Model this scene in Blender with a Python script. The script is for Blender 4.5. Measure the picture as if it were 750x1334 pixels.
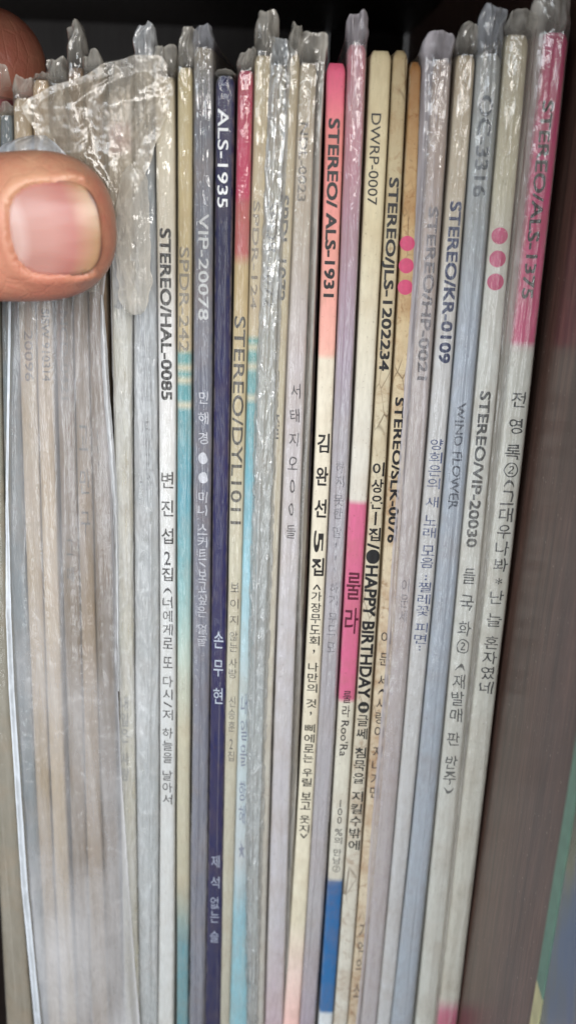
import bpy, bmesh, math, random
import numpy as np
from mathutils import Vector, Matrix, noise
random.seed(7)
S = 0.001                       # all lengths below are in millimetres
for o in list(bpy.data.objects): bpy.data.objects.remove(o)
SC = bpy.context.scene
C = SC.collection

# ------------------------------------------------------------------ camera
F = 1300.0                      # focal length in photo pixels (750 x 1334)
CAM = np.array([0.0, -190.0, 0.0])
down_c = np.array([239 - 375.0, -(4100 - 667.0), -F]); down_c /= np.linalg.norm(down_c)
fwd_c = np.array([0, 0, -1.0]); fwd_c = fwd_c - down_c * fwd_c.dot(down_c); fwd_c /= np.linalg.norm(fwd_c)
right_c = np.cross(fwd_c, -down_c)
# world axes expressed in camera space -> rows give camera-to-world
R = np.array([right_c, fwd_c, -down_c])
cd = bpy.data.cameras.new('camera'); cam = bpy.data.objects.new('camera', cd); C.objects.link(cam)
m = Matrix([list(R[0]) + [CAM[0] * S], list(R[1]) + [CAM[1] * S], list(R[2]) + [CAM[2] * S], [0, 0, 0, 1]])
cam.matrix_world = m
cd.sensor_fit = 'VERTICAL'; cd.sensor_height = 36.0; cd.lens = 36.0 * F / 1334.0
cd.clip_start = 0.005; cd.clip_end = 20
cd.dof.use_dof = True; cd.dof.focus_distance = 0.196; cd.dof.aperture_fstop = 15.0
SC.camera = cam

def bp(px, py, Y=0.0):
    """photo pixel -> world (x, z) in mm on the plane y = Y"""
    d = R @ np.array([px - 375.0, -(py - 667.0), -F])
    t = (Y - CAM[1]) / d[1]
    p = CAM + d * t
    return p[0], p[2]

# ------------------------------------------------------------------ light
w = bpy.data.worlds.new('World'); SC.world = w; w.use_nodes = True
w.node_tree.nodes['Background'].inputs[0].default_value = (0.95, 0.97, 1.0, 1)
w.node_tree.nodes['Background'].inputs[1].default_value = 0.36
def area(name, loc, target, sx, sy, power, col):
    l = bpy.data.lights.new(name, 'AREA'); l.shape = 'RECTANGLE'; l.size = sx; l.size_y = sy
    l.energy = power; l.color = col
    o = bpy.data.objects.new(name, l); C.objects.link(o); o.location = loc
    o.rotation_euler = (Vector(target) - Vector(loc)).to_track_quat('-Z', 'Y').to_euler()
area('window_light', (0.45, -1.35, 0.62), (0.0, 0, -0.12), 1.1, 1.2, 60.0, (1.0, 0.96, 0.91))
area('fill_light', (-0.75, -1.25, 0.42), (0, 0, -0.16), 0.9, 0.7, 17.0, (0.88, 0.94, 1.0))  # added fill lamp that lifts the lower spines, no known source
area('glint_light', (-0.25, -1.2, -0.40), (0, 0, -0.10), 0.45, 0.6, 2.3, (0.90, 0.95, 1.0))  # added lamp for glints on mid-height film, no window stands there
SC.view_settings.view_transform = 'Standard'; SC.view_settings.look = 'None'
SC.view_settings.exposure = -0.1; SC.view_settings.gamma = 1.0
SC.cycles.use_denoising = True
SC.cycles.max_bounces = 14; SC.cycles.transparent_max_bounces = 40
SC.cycles.diffuse_bounces = 4; SC.cycles.glossy_bounces = 3; SC.cycles.transmission_bounces = 6
SC.cycles.caustics_reflective = False; SC.cycles.caustics_refractive = False
SC.cycles.sample_clamp_indirect = 4.0

# ------------------------------------------------------------------ helpers
def lin(c):
    return tuple((v / 255 / 12.92) if v / 255 <= .04045 else ((v / 255 + .055) / 1.055) ** 2.4 for v in c[:3]) + (1,)
def mesh_obj(name, verts, faces, mat=None, parent=None, smooth=True, uv=None, matidx=None):
    me = bpy.data.meshes.new(name)
    me.from_pydata([tuple(np.asarray(v) * S) for v in verts], [], faces)
    if uv is not None:
        l = me.uv_layers.new(name='UVMap')
        vi = np.empty(len(me.loops), dtype=np.int32); me.loops.foreach_get('vertex_index', vi)
        l.data.foreach_set('uv', np.asarray(uv, dtype=np.float32)[vi].ravel())
    if mat:
        for mm in (mat if isinstance(mat, list) else [mat]): me.materials.append(mm)
    me.polygons.foreach_set('use_smooth', [smooth] * len(me.polygons))
    me.update()
    o = bpy.data.objects.new(name, me); C.objects.link(o)
    if parent: o.parent = parent
    return o
def thing(name, label, cat, loc=(0, 0, 0), group=None):
    o = bpy.data.objects.new(name, None); C.objects.link(o); o.empty_display_size = .01
    o['label'] = label; o['category'] = cat
    if group: o['group'] = group
    return o
def grid_faces(nr, nc, off=0):
    return [(off + r * nc + c, off + r * nc + c + 1, off + (r + 1) * nc + c + 1, off + (r + 1) * nc + c)
            for r in range(nr - 1) for c in range(nc - 1)]
def box(name, x0, x1, y0, y1, z0, z1, mat, parent, bev=0.0):
    v = [(x, y, z) for x in (x0, x1) for y in (y0, y1) for z in (z0, z1)]
    f = [(0, 1, 3, 2), (4, 6, 7, 5), (0, 4, 5, 1), (2, 3, 7, 6), (0, 2, 6, 4), (1, 5, 7, 3)]
    o = mesh_obj(name, v, f, mat, parent, smooth=False)
    if bev:
        b = o.modifiers.new('bevel', 'BEVEL'); b.width = bev * S; b.segments = 3
    return o

class NT:
    def __init__(s, name):
        s.m = bpy.data.materials.new(name); s.m.use_nodes = True
        s.t = s.m.node_tree; s.n = s.t.nodes; s.n.clear()
        s.out = s.n.new('ShaderNodeOutputMaterial')
    def node(s, typ, **kw):
        n = s.n.new('ShaderNode' + typ)
        for k, v in kw.items():
            if k in n.inputs.keys():
                s.set(n.inputs[k], v)
            elif hasattr(n, k): setattr(n, k, v)
        return n
    def set(s, inp, v):
        if hasattr(v, 'is_output') or isinstance(v, bpy.types.NodeSocket): s.t.links.new(v, inp)
        else: inp.default_value = v
    def link(s, a, b): s.t.links.new(a, b)
    def coords(s, scale=(1, 1, 1), kind='Object', loc=(0, 0, 0)):
        tc = s.n.new('ShaderNodeTexCoord'); mp = s.n.new('ShaderNodeMapping')
        mp.inputs['Scale'].default_value = scale; mp.inputs['Location'].default_value = loc
        s.link(tc.outputs[kind], mp.inputs['Vector']); return mp.outputs[0]
    def noise(s, vec, scale=5, detail=4, rough=.55, dist=0):
        n = s.n.new('ShaderNodeTexNoise'); s.link(vec, n.inputs['Vector'])
        n.inputs['Scale'].default_value = scale; n.inputs['Detail'].default_value = detail
        n.inputs['Roughness'].default_value = rough; n.inputs['Distortion'].default_value = dist
        return n.outputs['Fac']
    def voro(s, vec, scale=5, feature='DISTANCE_TO_EDGE'):
        n = s.n.new('ShaderNodeTexVoronoi'); n.feature = feature; s.link(vec, n.inputs['Vector'])
        n.inputs['Scale'].default_value = scale; return n.outputs['Distance']
    def rng(s, v, a, b, c, d):
        n = s.n.new('ShaderNodeMapRange'); s.link(v, n.inputs[0])
        for i, x in enumerate((a, b, c, d)): n.inputs[i + 1].default_value = x
        return n.outputs[0]
    def mix(s, fac, a, b, mode='MIX'):
        n = s.n.new('ShaderNodeMix'); n.data_type = 'RGBA'; n.blend_type = mode
        s.set(n.inputs[0], fac); s.set(n.inputs[6], a); s.set(n.inputs[7], b); return n.outputs[2]
    def math(s, op, a, b=0.0, clamp=False):
        n = s.n.new('ShaderNodeMath'); n.operation = op; n.use_clamp = clamp
        s.set(n.inputs[0], a); s.set(n.inputs[1], b); return n.outputs[0]
    def bump(s, h, strength=.3, dist=.0003, nrm=None):
        n = s.n.new('ShaderNodeBump'); n.inputs['Strength'].default_value = strength
        n.inputs['Distance'].default_value = dist; s.link(h, n.inputs['Height'])
        if nrm is not None: s.link(nrm, n.inputs['Normal'])
        return n.outputs[0]
    def ramp(s, fac, stops, interp='LINEAR'):
        n = s.n.new('ShaderNodeValToRGB'); s.link(fac, n.inputs[0]); e = n.color_ramp.elements
        n.color_ramp.interpolation = interp
        while len(e) < len(stops): e.new(0.5)
        for i, (p, c) in enumerate(stops): e[i].position = p; e[i].color = c
        return n.outputs[0]

# ------------------------------------------------------------------ materials
def paper(name, stops, stain=.25, stain_col=(150, 115, 75), rough=.55, seed=0.0, scuff=.3, fibre=1.0):
    """card spine: printed colour bands along the spine (UV.y), fibre, stains and rubbed edges"""
    n = NT(name)
    uvn = n.n.new('ShaderNodeTexCoord'); sep = n.n.new('ShaderNodeSeparateXYZ'); n.link(uvn.outputs['UV'], sep.inputs[0])
    col = n.ramp(sep.outputs['Y'], stops)
    v1 = n.coords((1, .2, .2), loc=(seed, seed * .3, 0)); v2 = n.coords((1, 1, 1), loc=(seed, 0, seed))
    streak = n.noise(v1, 1600, 3, .6); col = n.mix(n.rng(streak, .3, .75, 0, .20 * fibre), col, lin((96, 84, 66)), 'MIX')
    blot = n.noise(v2, 110, 5, .62); col = n.mix(n.rng(blot, .46, .72, 0, stain), col, lin(stain_col), 'MIX')
    speck = n.noise(v2, 1900, 2, .5); col = n.mix(n.rng(speck, .66, .74, 0, .35), col, lin((90, 66, 45)))
    if stain > .4:                                        # foxing, rust spots and cracks of a badly kept jacket
        fx = n.noise(v2, 330, 4, .7, 1.2); col = n.mix(n.rng(fx, .54, .66, 0, stain * .8), col, lin((128, 84, 44)))
        ck = n.voro(n.coords((1, 1, .35), loc=(seed, 1, 0)), 380); wet = n.noise(v2, 70, 3, .5)
        col = n.mix(n.math('MULTIPLY', n.rng(ck, 0, .035, 1, 0), n.rng(wet, .48, .6, 0, .8)), col, lin((74, 50, 32)))
    # rubbed spine edges
    e = n.math('ABSOLUTE', n.math('SUBTRACT', sep.outputs['X'], .5))
    ed = n.math('MULTIPLY', n.rng(e, .36, .5, 0, 1), n.rng(n.noise(v2, 420, 4, .7), .42, .62, 0, 1))
    col = n.mix(n.math('MULTIPLY', ed, scuff), col, lin((196, 184, 158)))
    b = n.node('BsdfPrincipled', Roughness=rough)
    n.link(col, b.inputs['Base Color'])
    b.inputs['Specular IOR Level'].default_value = .25
    n.link(n.bump(n.math('ADD', streak, n.math('MULTIPLY', blot, 1.5)), .5, .00012), b.inputs['Normal'])
    n.link(b.outputs[0], n.out.inputs[0]); return n.m

def film(name, haze=.18, hvar=.25, tint=(250, 250, 249), rough=.16, crinkle=.4, sx=1.0, seed=0., white=(242, 237, 226), spec=1.0, cr_scale=260, glare_patch=0.0):
    """thin clear polythene: see-through, milky streaks, creased glossy surface"""
    n = NT(name)
    vs = n.coords((1, .4, .085), loc=(seed, 0, seed * .7)); v = n.coords((1, 1, .55 * sx), loc=(seed * .5, 0, seed))
    streak = n.noise(vs, 520, 4, .65, .3); cloud = n.noise(v, 42, 4, .6)
    cells = n.voro(n.coords((1, 1, .35 * sx), loc=(seed, 0, 0)), cr_scale)
    fine = n.noise(v, 900, 4, .65)
    crease = n.rng(cells, 0.0, .10, 1, 0)
    h = n.math('ADD', n.math('ADD', n.math('MULTIPLY', streak, 1.0), n.math('MULTIPLY', cloud, 2.0)),
               n.math('ADD', n.math('MULTIPLY', crease, .25 * crinkle), n.math('MULTIPLY', fine, .35 * crinkle)))
    h = n.math('ADD', h, n.math('MULTIPLY', n.noise(n.coords((1, .5, .3), loc=(seed, 2, seed)), 260, 5, .7, .8), .9 * (.4 + crinkle)))
    nrm = n.bump(h, .62, .0005)
    # milky haze
    f = n.math('ADD', n.rng(streak, .35, .7, 0, hvar), n.rng(cloud, .4, .75, 0, hvar * .8))
    f = n.math('ADD', f, n.math('MULTIPLY', crease, .09 * crinkle))
    f = n.math('ADD', f, n.rng(fine, .60, .74, 0, .22 * crinkle))
    if glare_patch: f = n.math('ADD', f, n.rng(n.noise(v, 22, 3, .5), .5, .72, 0, glare_patch))  # glare painted as patches of whiter haze
    at = n.n.new('ShaderNodeAttribute'); at.attribute_name = 'fold'      # gathered film layers, plus rim and crease highlights painted as haze
    f = n.math('ADD', f, n.math('MULTIPLY', at.outputs['Fac'], .55))
    f = n.math('ADD', f, haze, clamp=True)
    tr = n.node('BsdfTransparent'); tr.inputs[0].default_value = lin(tint)
    di = n.node('BsdfDiffuse'); di.inputs[0].default_value = lin(white); n.link(nrm, di.inputs['Normal'])
    tl = n.node('BsdfTranslucent'); tl.inputs[0].default_value = lin(white); n.link(nrm, tl.inputs['Normal'])
    mw = n.node('MixShader'); mw.inputs[0].default_value = .30; n.link(di.outputs[0], mw.inputs[1]); n.link(tl.outputs[0], mw.inputs[2])
    m1 = n.node('MixShader'); n.link(f, m1.inputs[0]); n.link(tr.outputs[0], m1.inputs[1]); n.link(mw.outputs[0], m1.inputs[2])
    gl = n.node('BsdfGlossy', Roughness=rough); n.link(nrm, gl.inputs['Normal'])
    ge = n.n.new('ShaderNodeNewGeometry'); vd = n.n.new('ShaderNodeVectorMath'); vd.operation = 'DOT_PRODUCT'
    n.link(ge.outputs['Normal'], vd.inputs[0]); n.link(ge.outputs['Incoming'], vd.inputs[1])
    cs = n.math('SUBTRACT', 1.0, n.math('ABSOLUTE', vd.outputs['Value']), True)
    sch = n.math('ADD', n.math('MULTIPLY', n.math('POWER', cs, 4.0), .75), .075)      # both faces of the thin film
    fs = n.math('MULTIPLY', sch, spec, clamp=True)
    m2 = n.node('MixShader'); n.link(fs, m2.inputs[0]); n.link(m1.outputs[0], m2.inputs[1]); n.link(gl.outputs[0], m2.inputs[2])
    n.link(m2.outputs[0], n.out.inputs[0]); return n.m

def ink(name, col, wear=.15):
    n = NT(name); v = n.coords((1, 1, 1))
    b = n.node('BsdfPrincipled', Roughness=.5); b.inputs['Base Color'].default_value = lin(col)
    t = n.node('BsdfTransparent')
    f = n.rng(n.noise(v, 1100, 3, .65), .34, .62, min(.9, wear * 1.2), max(0, wear * .6 - .06))
    mx = n.node('MixShader'); n.link(f, mx.inputs[0]); n.link(b.outputs[0], mx.inputs[1]); n.link(t.outputs[0], mx.inputs[2])
    n.link(mx.outputs[0], n.out.inputs[0]); return n.m
INKS = {}
def get_ink(col, wear):
    k = (tuple(col), wear)
    if k not in INKS: INKS[k] = ink('ink', col, wear)
    return INKS[k]

def laminate(name, col, gloss=.3, grain=1.0, dust=0.0):
    n = NT(name); v = n.coords((1, 1, .05)); v2 = n.coords((1, 1, 1))
    g = n.noise(v, 330, 5, .6, .6); fine = n.noise(n.coords((1, 1, .12)), 1500, 3, .6)
    dk = tuple(c * .62 for c in col)
    c = n.mix(n.rng(g, .35, .68, 0, .8 * grain), lin(col), lin(dk)); c = n.mix(n.rng(fine, .4, .7, 0, .5 * grain), c, lin(dk))
    rgh = gloss
    if dust:
        sp = n.noise(v2, 1300, 1, .4); film_ = n.noise(v2, 60, 5, .6)
        c = n.mix(n.math('MULTIPLY', n.rng(sp, .73, .77, 0, 1), dust), c, lin((190, 175, 160)))
        c = n.mix(n.rng(film_, .4, .8, 0, .06), c, lin((150, 140, 135)))
    b = n.node('BsdfPrincipled', Roughness=rgh); n.link(c, b.inputs['Base Color']); b.inputs['Specular IOR Level'].default_value = .22
    n.link(n.bump(n.math('ADD', g, fine), .25, .0001), b.inputs['Normal'])
    n.link(b.outputs[0], n.out.inputs[0]); return n.m

# ------------------------------------------------------------------ shelf
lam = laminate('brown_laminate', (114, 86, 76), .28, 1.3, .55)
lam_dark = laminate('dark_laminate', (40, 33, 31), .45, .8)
board = laminate('grey_backing', (112, 108, 106), .7, .4)
xw = bp(600, 1300, 0)[0]
SH = thing('bookshelf', 'dark brown laminate shelf compartment holding the row of sleeved records', 'shelf')
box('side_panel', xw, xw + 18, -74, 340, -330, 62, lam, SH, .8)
box('top_board', -330, xw - .3, -125, 340, 46, 64, lam_dark, SH, .8)  # front overhang lengthened to shade the record tops
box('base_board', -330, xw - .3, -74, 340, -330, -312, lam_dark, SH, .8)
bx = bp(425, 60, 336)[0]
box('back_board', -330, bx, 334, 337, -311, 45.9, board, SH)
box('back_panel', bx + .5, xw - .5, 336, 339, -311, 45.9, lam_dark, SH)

# ------------------------------------------------------------------ letters
_GC = {}
def glyph(s, bold=0.0):
    k = (s, bold)
    if k in _GC: return _GC[k]
    c = bpy.data.curves.new('glyph', 'FONT'); c.body = s; c.resolution_u = 3; c.offset = bold
    o = bpy.data.objects.new('glyph', c); C.objects.link(o)
    dg = bpy.context.evaluated_depsgraph_get(); dg.update()
    me = bpy.data.meshes.new_from_object(o.evaluated_get(dg))
    bm = bmesh.new(); bm.from_mesh(me)
    for yy in np.arange(-.15, .95, .1):                   # cut into strips so that the print follows the rounded spine
        bmesh.ops.bisect_plane(bm, geom=bm.verts[:] + bm.edges[:] + bm.faces[:], plane_co=(0, yy + .0137, 0), plane_no=(0, 1, 0))
    bm.to_mesh(me); bm.free()
    v = np.array([(q.co.x, q.co.y) for q in me.vertices]) if len(me.vertices) else np.zeros((0, 2))
    f = [tuple(p.vertices) for p in me.polygons]
    bpy.data.objects.remove(o); bpy.data.curves.remove(c); bpy.data.meshes.remove(me)
    _GC[k] = (v, f); return _GC[k]
ROT = set('()<>/~-[]"·')

BZ = -306.0
class Rec:
    """one record in its jacket: outline of the spine measured, then built at real size"""
    def __init__(s, pts, top, Y=0.0, gap=.12):
        s.Y = Y
        L = np.array([bp(xl, py, Y) for py, xl, xr in pts]); Rr = np.array([bp(xr, py, Y) for py, xl, xr in pts])
        d = 2 if len(pts) > 2 else 1
        s.zl = L[:, 1].min()
        s.cl = np.polyfit(L[:, 1], L[:, 0], d); s.cr = np.polyfit(Rr[:, 1], Rr[:, 0], d)
        mid = np.mean([p[1] + p[2] for p in pts]) / 2
        s.pm = [(p[0], (p[1] + p[2]) / 2) for p in pts]
        s.ztop = s.z_of(top); s.gap = gap; s.ph = random.random() * 50
    def z_of(s, py):
        x = np.interp(py, [p[0] for p in s.pm], [p[1] for p in s.pm]); return bp(x, py, s.Y)[1]
    def _e(s, c, z):
        if z < s.zl:
            dz = z - s.zl; return np.polyval(c, s.zl) + np.polyval(np.polyder(c), s.zl) * dz
        return np.polyval(c, min(z, s.ztop + 3))
    def xl(s, z): return s._e(s.cl, z) + s.gap + .10 * noise.noise((s.ph, 0, z * .03)) + .04 * noise.noise((s.ph, 0, z * .3))
    def xr(s, z): return s._e(s.cr, z) - s.gap + .10 * noise.noise((s.ph, 9, z * .03)) + .04 * noise.noise((s.ph, 9, z * .3))
    def yf(s, t, z):
        """front of spine: slightly ridged card"""
        return s.Y - .22 * (1 - abs(2 * t - 1) ** 3) + .10 * noise.noise((s.ph + t * 2, 3, z * .05))

def jacket(rec, mat, parent, taper=.5):
    zs = [rec.ztop - d for d in (0, .12, .4, .9, 1.6, 3)] + list(np.arange(rec.ztop - 6, BZ, -4.0)) + [BZ]
    prof = [(0, 305), (0, 60), (0, .5), (.03, .12), (.12, 0), (.2, 0), (.3, 0), (.4, 0), (.5, 0), (.6, 0), (.7, 0), (.8, 0), (.88, 0), (.97, .12), (1, .5), (1, 60), (1, 305)]
    tot = rec.ztop - BZ
    V = []; UV = []
    for j, z in enumerate(zs):
        d = rec.ztop - z
        k = taper * max(0, 1 - d / 1.6) ** 2
        a, b = rec.xl(z), rec.xr(z); w_ = b - a; a += w_ * k * .28; b -= w_ * k * .28
        for t, y in prof:
            yy = rec.yf(t, z) + y * 1.0 + k * 1.4 * (1 if y < 1 else 0)
            V.append((a + (b - a) * t, yy, z)); UV.append((t, 1 - d / tot))
    nc = len(prof); Fc = grid_faces(len(zs), nc); Fc.append(tuple(range(nc - 1, -1, -1))); n0 = (len(zs) - 1) * nc
    Fc.append(tuple(range(n0, n0 + nc)))
    return mesh_obj('jacket', V, Fc, mat, parent, uv=UV)

def letters(rec, items, parent):
    """items: list of (string, py0, py1, mode, frac_width, bold, colour, wear[, centre, wobble])"""
    for it in items:
        s, p0, p1, mode, fw, bold, col, wear = it[:8]
        cen = it[8] if len(it) > 8 else .5; wob = it[9] if len(it) > 9 else 0.0
        z0, z1 = rec.z_of(p0), rec.z_of(p1); V = []; Fc = []
        lift = .07
        def put(v, f, map_):
            off = len(V)
            for x, y in v:
                zz, t = map_(x, y)
                if wob:
                    t += wob * noise.noise((zz * .9, t * 2, rec.ph)); zz += wob * 2.2 * noise.noise((t * 5, zz * .6, rec.ph + 4))
                a, b = rec.xl(zz), rec.xr(zz); V.append((a + (b - a) * t, rec.yf(t, zz) - lift, zz))
            Fc.extend([tuple(q + off for q in ff) for ff in f])
        if mode == 'R':                                   # rotated latin line reading downwards
            v, f = glyph(s, 0)
            if not len(v): continue
            x0, x1 = v[:, 0].min(), v[:, 0].max(); H = .74; e = bold * .85
            for q, (ex, ey) in enumerate([(0, 0)] if e == 0 else [(-e, -e), (e, -e), (-e, e), (e, e)]):
                lift = .07 + .006 * q
                put(v, f, lambda x, y: (z0 + (z1 - z0) * (x + ex - x0) / (x1 - x0), cen + fw * ((y + ey) / H - .5)))
        elif mode == 'D':                                 # a round dot
            v = [(0, 0)] + [(q * math.cos(a), q * math.sin(a)) for q in (.33, .66, 1) for a in np.linspace(0, 2 * math.pi, 25)[:-1]]
            fs = [(0, 1 + i, 1 + (i + 1) % 24) for i in range(24)] + [(1 + k * 24 + i, 1 + (k + 1) * 24 + i, 1 + (k + 1) * 24 + (i + 1) % 24, 1 + k * 24 + (i + 1) % 24) for k in (0, 1) for i in range(24)]
            r = abs(z1 - z0) / 2; zc = (z0 + z1) / 2; wd = rec.xr(zc) - rec.xl(zc)
            put(v, fs, lambda x, y: (zc + y * r, cen + x * r / wd * fw))
        else:                                             # upright characters stacked downwards
            n = sum(.45 if ch == ' ' else (.6 if ch in ROT else 1) for ch in s); u = 0
            for ch in s:
                st = .45 if ch == ' ' else (.6 if ch in ROT else 1)
                za = z0 + (z1 - z0) * u / n; zb = z0 + (z1 - z0) * (u + st) / n; u += st
                if ch == ' ': continue
                v, f = glyph(ch, bold)
                if not len(v): continue
                xm, xM, ym, yM = v[:, 0].min(), v[:, 0].max(), v[:, 1].min(), v[:, 1].max()
                if ch in ROT:
                    put(v, f, lambda x, y: (za + (zb - za) * (.1 + .75 * (x - xm) / (xM - xm)), cen + fw * ((y - ym) / (yM - ym) - .5) * (.8 if yM - ym > .3 else .15)))
                else:
                    wf = min(1, (xM - xm) / .8) if xM - xm < .6 else 1; hf = .84 if yM - ym > .5 else .4
                    put(v, f, lambda x, y: (za + (zb - za) * (.5 - hf * ((y - ym) / (yM - ym) - .5)), cen + fw * wf * ((x - xm) / (xM - xm) - .5)))
        if V: mesh_obj('lettering' if mode != 'D' else 'printed_dot', V, Fc, get_ink(col, wear), parent, smooth=False)

def sleeve(rec, mat, parent, ext=5.0, fin=.5, ft=.3, crumple=1.0, wl=.2, wr=.2, puff=.6, toplean=0.0, rough_amp=.17):
    """clear bag round the jacket: follows spine, creased, crumpled mouth standing above the jacket"""
    sd = random.random() * 90
    ext *= 1.12; ztop = rec.ztop + ext
    zs = list(np.arange(ztop, rec.ztop - 4, -.3)) + list(np.arange(rec.ztop - 4, -232, -1.1)) + [-262, BZ - 1]
    inner = list(np.linspace(.03, .97, 21))
    ts = [0, 0, 0] + inner + [1, 1, 1]
    ys = [300, 60, 6] + [0] * 21 + [6, 60, 300]
    V = []; UV = []; FO = []
    for z in zs:
        zc = min(z, rec.ztop); a0, b0 = rec.xl(zc), rec.xr(zc); a, b = a0 - wl, b0 + wr; wd = b - a
        up = max(0.0, (z - rec.ztop) / ext)              # 0 at jacket top, 1 at bag mouth
        pin = 1 + .30 * up - .30 * up ** 3 + .10 * up * noise.noise((sd, z * .3, 1)) * crumple
        lean = toplean * up + crumple * .9 * up * noise.noise((sd + 7, z * .2, 2))
        fpos = ft + .22 * noise.noise((sd, 4, z * .018)); f2 = 1 - ft * .6 + .2 * noise.noise((sd, 14, z * .023))
        for t, y in zip(ts, ys):
            x = a + wd * (.5 + (t - .5) * pin) + lean
            if y == 0:
                tj = (x - lean - a0) / (b0 - a0); out = max(0, -tj, tj - 1) * (b0 - a0)
                f = rec.yf(min(max(tj, 0), 1), zc) - .12 - puff * (.5 + .5 * noise.noise((sd, t * 1.1, z * .02))) * (1 - (2 * t - 1) ** 4)
                f += 1.1 * abs(2 * t - 1) ** 9 + min(.8, out * .35)
                fk = max(0, 1 - abs(t - fpos) / .07); f -= fin * fk * (.6 + .4 * noise.noise((sd + 3, 1, z * .03)))
                fk2 = max(0, 1 - abs(t - f2) / .05); f -= .4 * fin * fk2
                f -= rough_amp * abs(noise.noise((sd + t * 6, t * 5, z * .33))) * 2 + rough_amp * .5 * noise.noise((sd + t * 9, 2, z * 1.1))
                if -.02 < tj < 1.02: f = min(f, rec.yf(min(max(tj, 0), 1), zc) - .09)
                vein = abs(noise.noise((t * 3.2 + sd + .6 * noise.noise((z * .3, sd, 2)), sd, z * .16)))
                v2 = abs(noise.noise((t * 7 + sd, z * .35, 7)))
                f += up ** 1.5 * 1.0 + crumple * up * 1.6 * vein + crumple * up * .6 * v2
                x += crumple * up * .5 * noise.noise((t * 3 + sd, 5, z * .5))
                zz = z + crumple * up * 1.1 * noise.noise((t * 1.7 + sd, 8, sd)) + crumple * up * .3 * noise.noise((t * 6 + sd, 3, sd)) - up * 1.1 * abs(2 * t - 1) ** 7
                fo = min(.55, out * .5) + .35 * max(0, 1 - abs(t - fpos) / .035) * (.5 + .5 * noise.noise((sd, 6, z * .05)))  # gathered side film, plus a highlight painted along the fin crest
                fo += .5 * max(0, (up - .88) / .12) + .3 * up * abs(2 * t - 1) ** 8  # bright rim painted at the bag mouth and its sides
                fo += min(1, up * 1.8) * (.42 + 1.1 * max(0, .25 - vein) + 1.0 * max(0, .14 - v2)) if up > 0 else 0  # layered film, its haze raised to brighten the dark mouth
            else:
                f = rec.Y + y; zz = min(z, rec.ztop + (.8 if y < 10 else -.3) + .04 * up); fo = .2 * up
            V.append((x, f, zz)); UV.append((t, z * .01)); FO.append(fo)
    o = mesh_obj('plastic_sleeve', V, grid_faces(len(zs), len(ts)), mat, parent, uv=UV)
    o.data.attributes.new('fold', 'FLOAT', 'POINT').data.foreach_set('value', np.array(FO, np.float32))
    return o

# ------------------------------------------------------------------ the records
CREAM = (208, 198, 170); WARM = (205, 188, 152); WHITE = (222, 220, 214); TAN = (186, 160, 118)
BLK = (24, 22, 24); NAVY = (40, 52, 92); GREY = (96, 96, 100)
def P4(t, a, b, c, d):                                    # outline at photo rows ~100, 450, 850, 1284
    return [(100,) + a, (450,) + b, (850,) + c, (1284,) + d]
G = 'records standing in a row on the shelf'
FILMK = {}
def gf(kind):
    if kind in FILMK: return FILMK[kind]
    k = dict(clear=dict(haze=.0, hvar=.10, rough=.08, crinkle=.3, spec=1.1),
             tight=dict(haze=.0, hvar=.02, rough=.12, crinkle=.05, spec=.5),
             soft=dict(haze=.02, hvar=.15, rough=.10, crinkle=.4, spec=1.15),
             milky=dict(haze=.20, hvar=.30, rough=.10, crinkle=1.1, spec=1.8, white=(232, 235, 238)),
             blue=dict(haze=.05, hvar=.16, rough=.12, crinkle=.45, spec=1.15, white=(232, 236, 242), tint=(243, 247, 251)),
             mauve=dict(haze=.10, hvar=.20, rough=.12, crinkle=.45, spec=1.15, white=(230, 224, 230)),
             grey=dict(haze=.05, hvar=.18, rough=.10, crinkle=.5, spec=1.3, white=(212, 214, 222)),
             crinkly=dict(haze=.10, hvar=.26, rough=.08, crinkle=1.5, cr_scale=420, white=(232, 236, 238), spec=3.0))[kind]
    FILMK[kind] = film('film_' + kind, seed=len(FILMK) * 1.7, **k); return FILMK[kind]

def record(label, outline, top, bands, text=(), Y=0.0, bag=None, bagk=None, stain=.25, stain_col=(150, 115, 75), scuff=.3, taper=.5, gap=.12, rough=.55):
    rec = Rec(outline, top, Y, gap)
    t = thing('vinyl_record', label, 'record', group=G)
    tot = rec.ztop - BZ
    st = sorted([(max(0., min(1., 1 - (rec.ztop - rec.z_of(py)) / tot)) if py > top else 1.0, lin(c)) for py, c in bands], key=lambda q: q[0])
    j = jacket(rec, paper('printed_card', st, stain, stain_col, rough, seed=random.random() * 5, scuff=scuff), t, taper)
    letters(rec, text, j)
    if bag: sleeve(rec, gf(bag), t, **(bagk or {}))
    return rec
def flat(c): return [(0, c), (1334, c)]

# 1 far right: pink, glossy in its bag
A = record('pink topped record in shiny clear sleeve, last in row against brown shelf wall',
    [(60, 706, 737), (250, 690, 722), (450, 667, 697), (850, 621, 651), (1284, 574, 601)], 42,
    [(0, (212, 62, 120)), (450, (220, 80, 134)), (453, (220, 220, 212)), (1300, (220, 219, 208)), (1318, (214, 120, 150)), (1334, (214, 100, 140))],
    [('STEREO/ALS-1375', 132, 388, 'R', .50, 0.026, (40, 22, 34), .12, .42, .05),
     ('전 영 록②(그대우나봐*난 늘 혼자였네', 508, 905, 'V', .62, .008, (44, 50, 54), .12, .52, .05)],
    bag='soft', bagk=dict(ext=5.5, fin=.9, ft=.75, crumple=1.1, toplean=-.4, wl=2.0), gap=.05)
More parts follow.
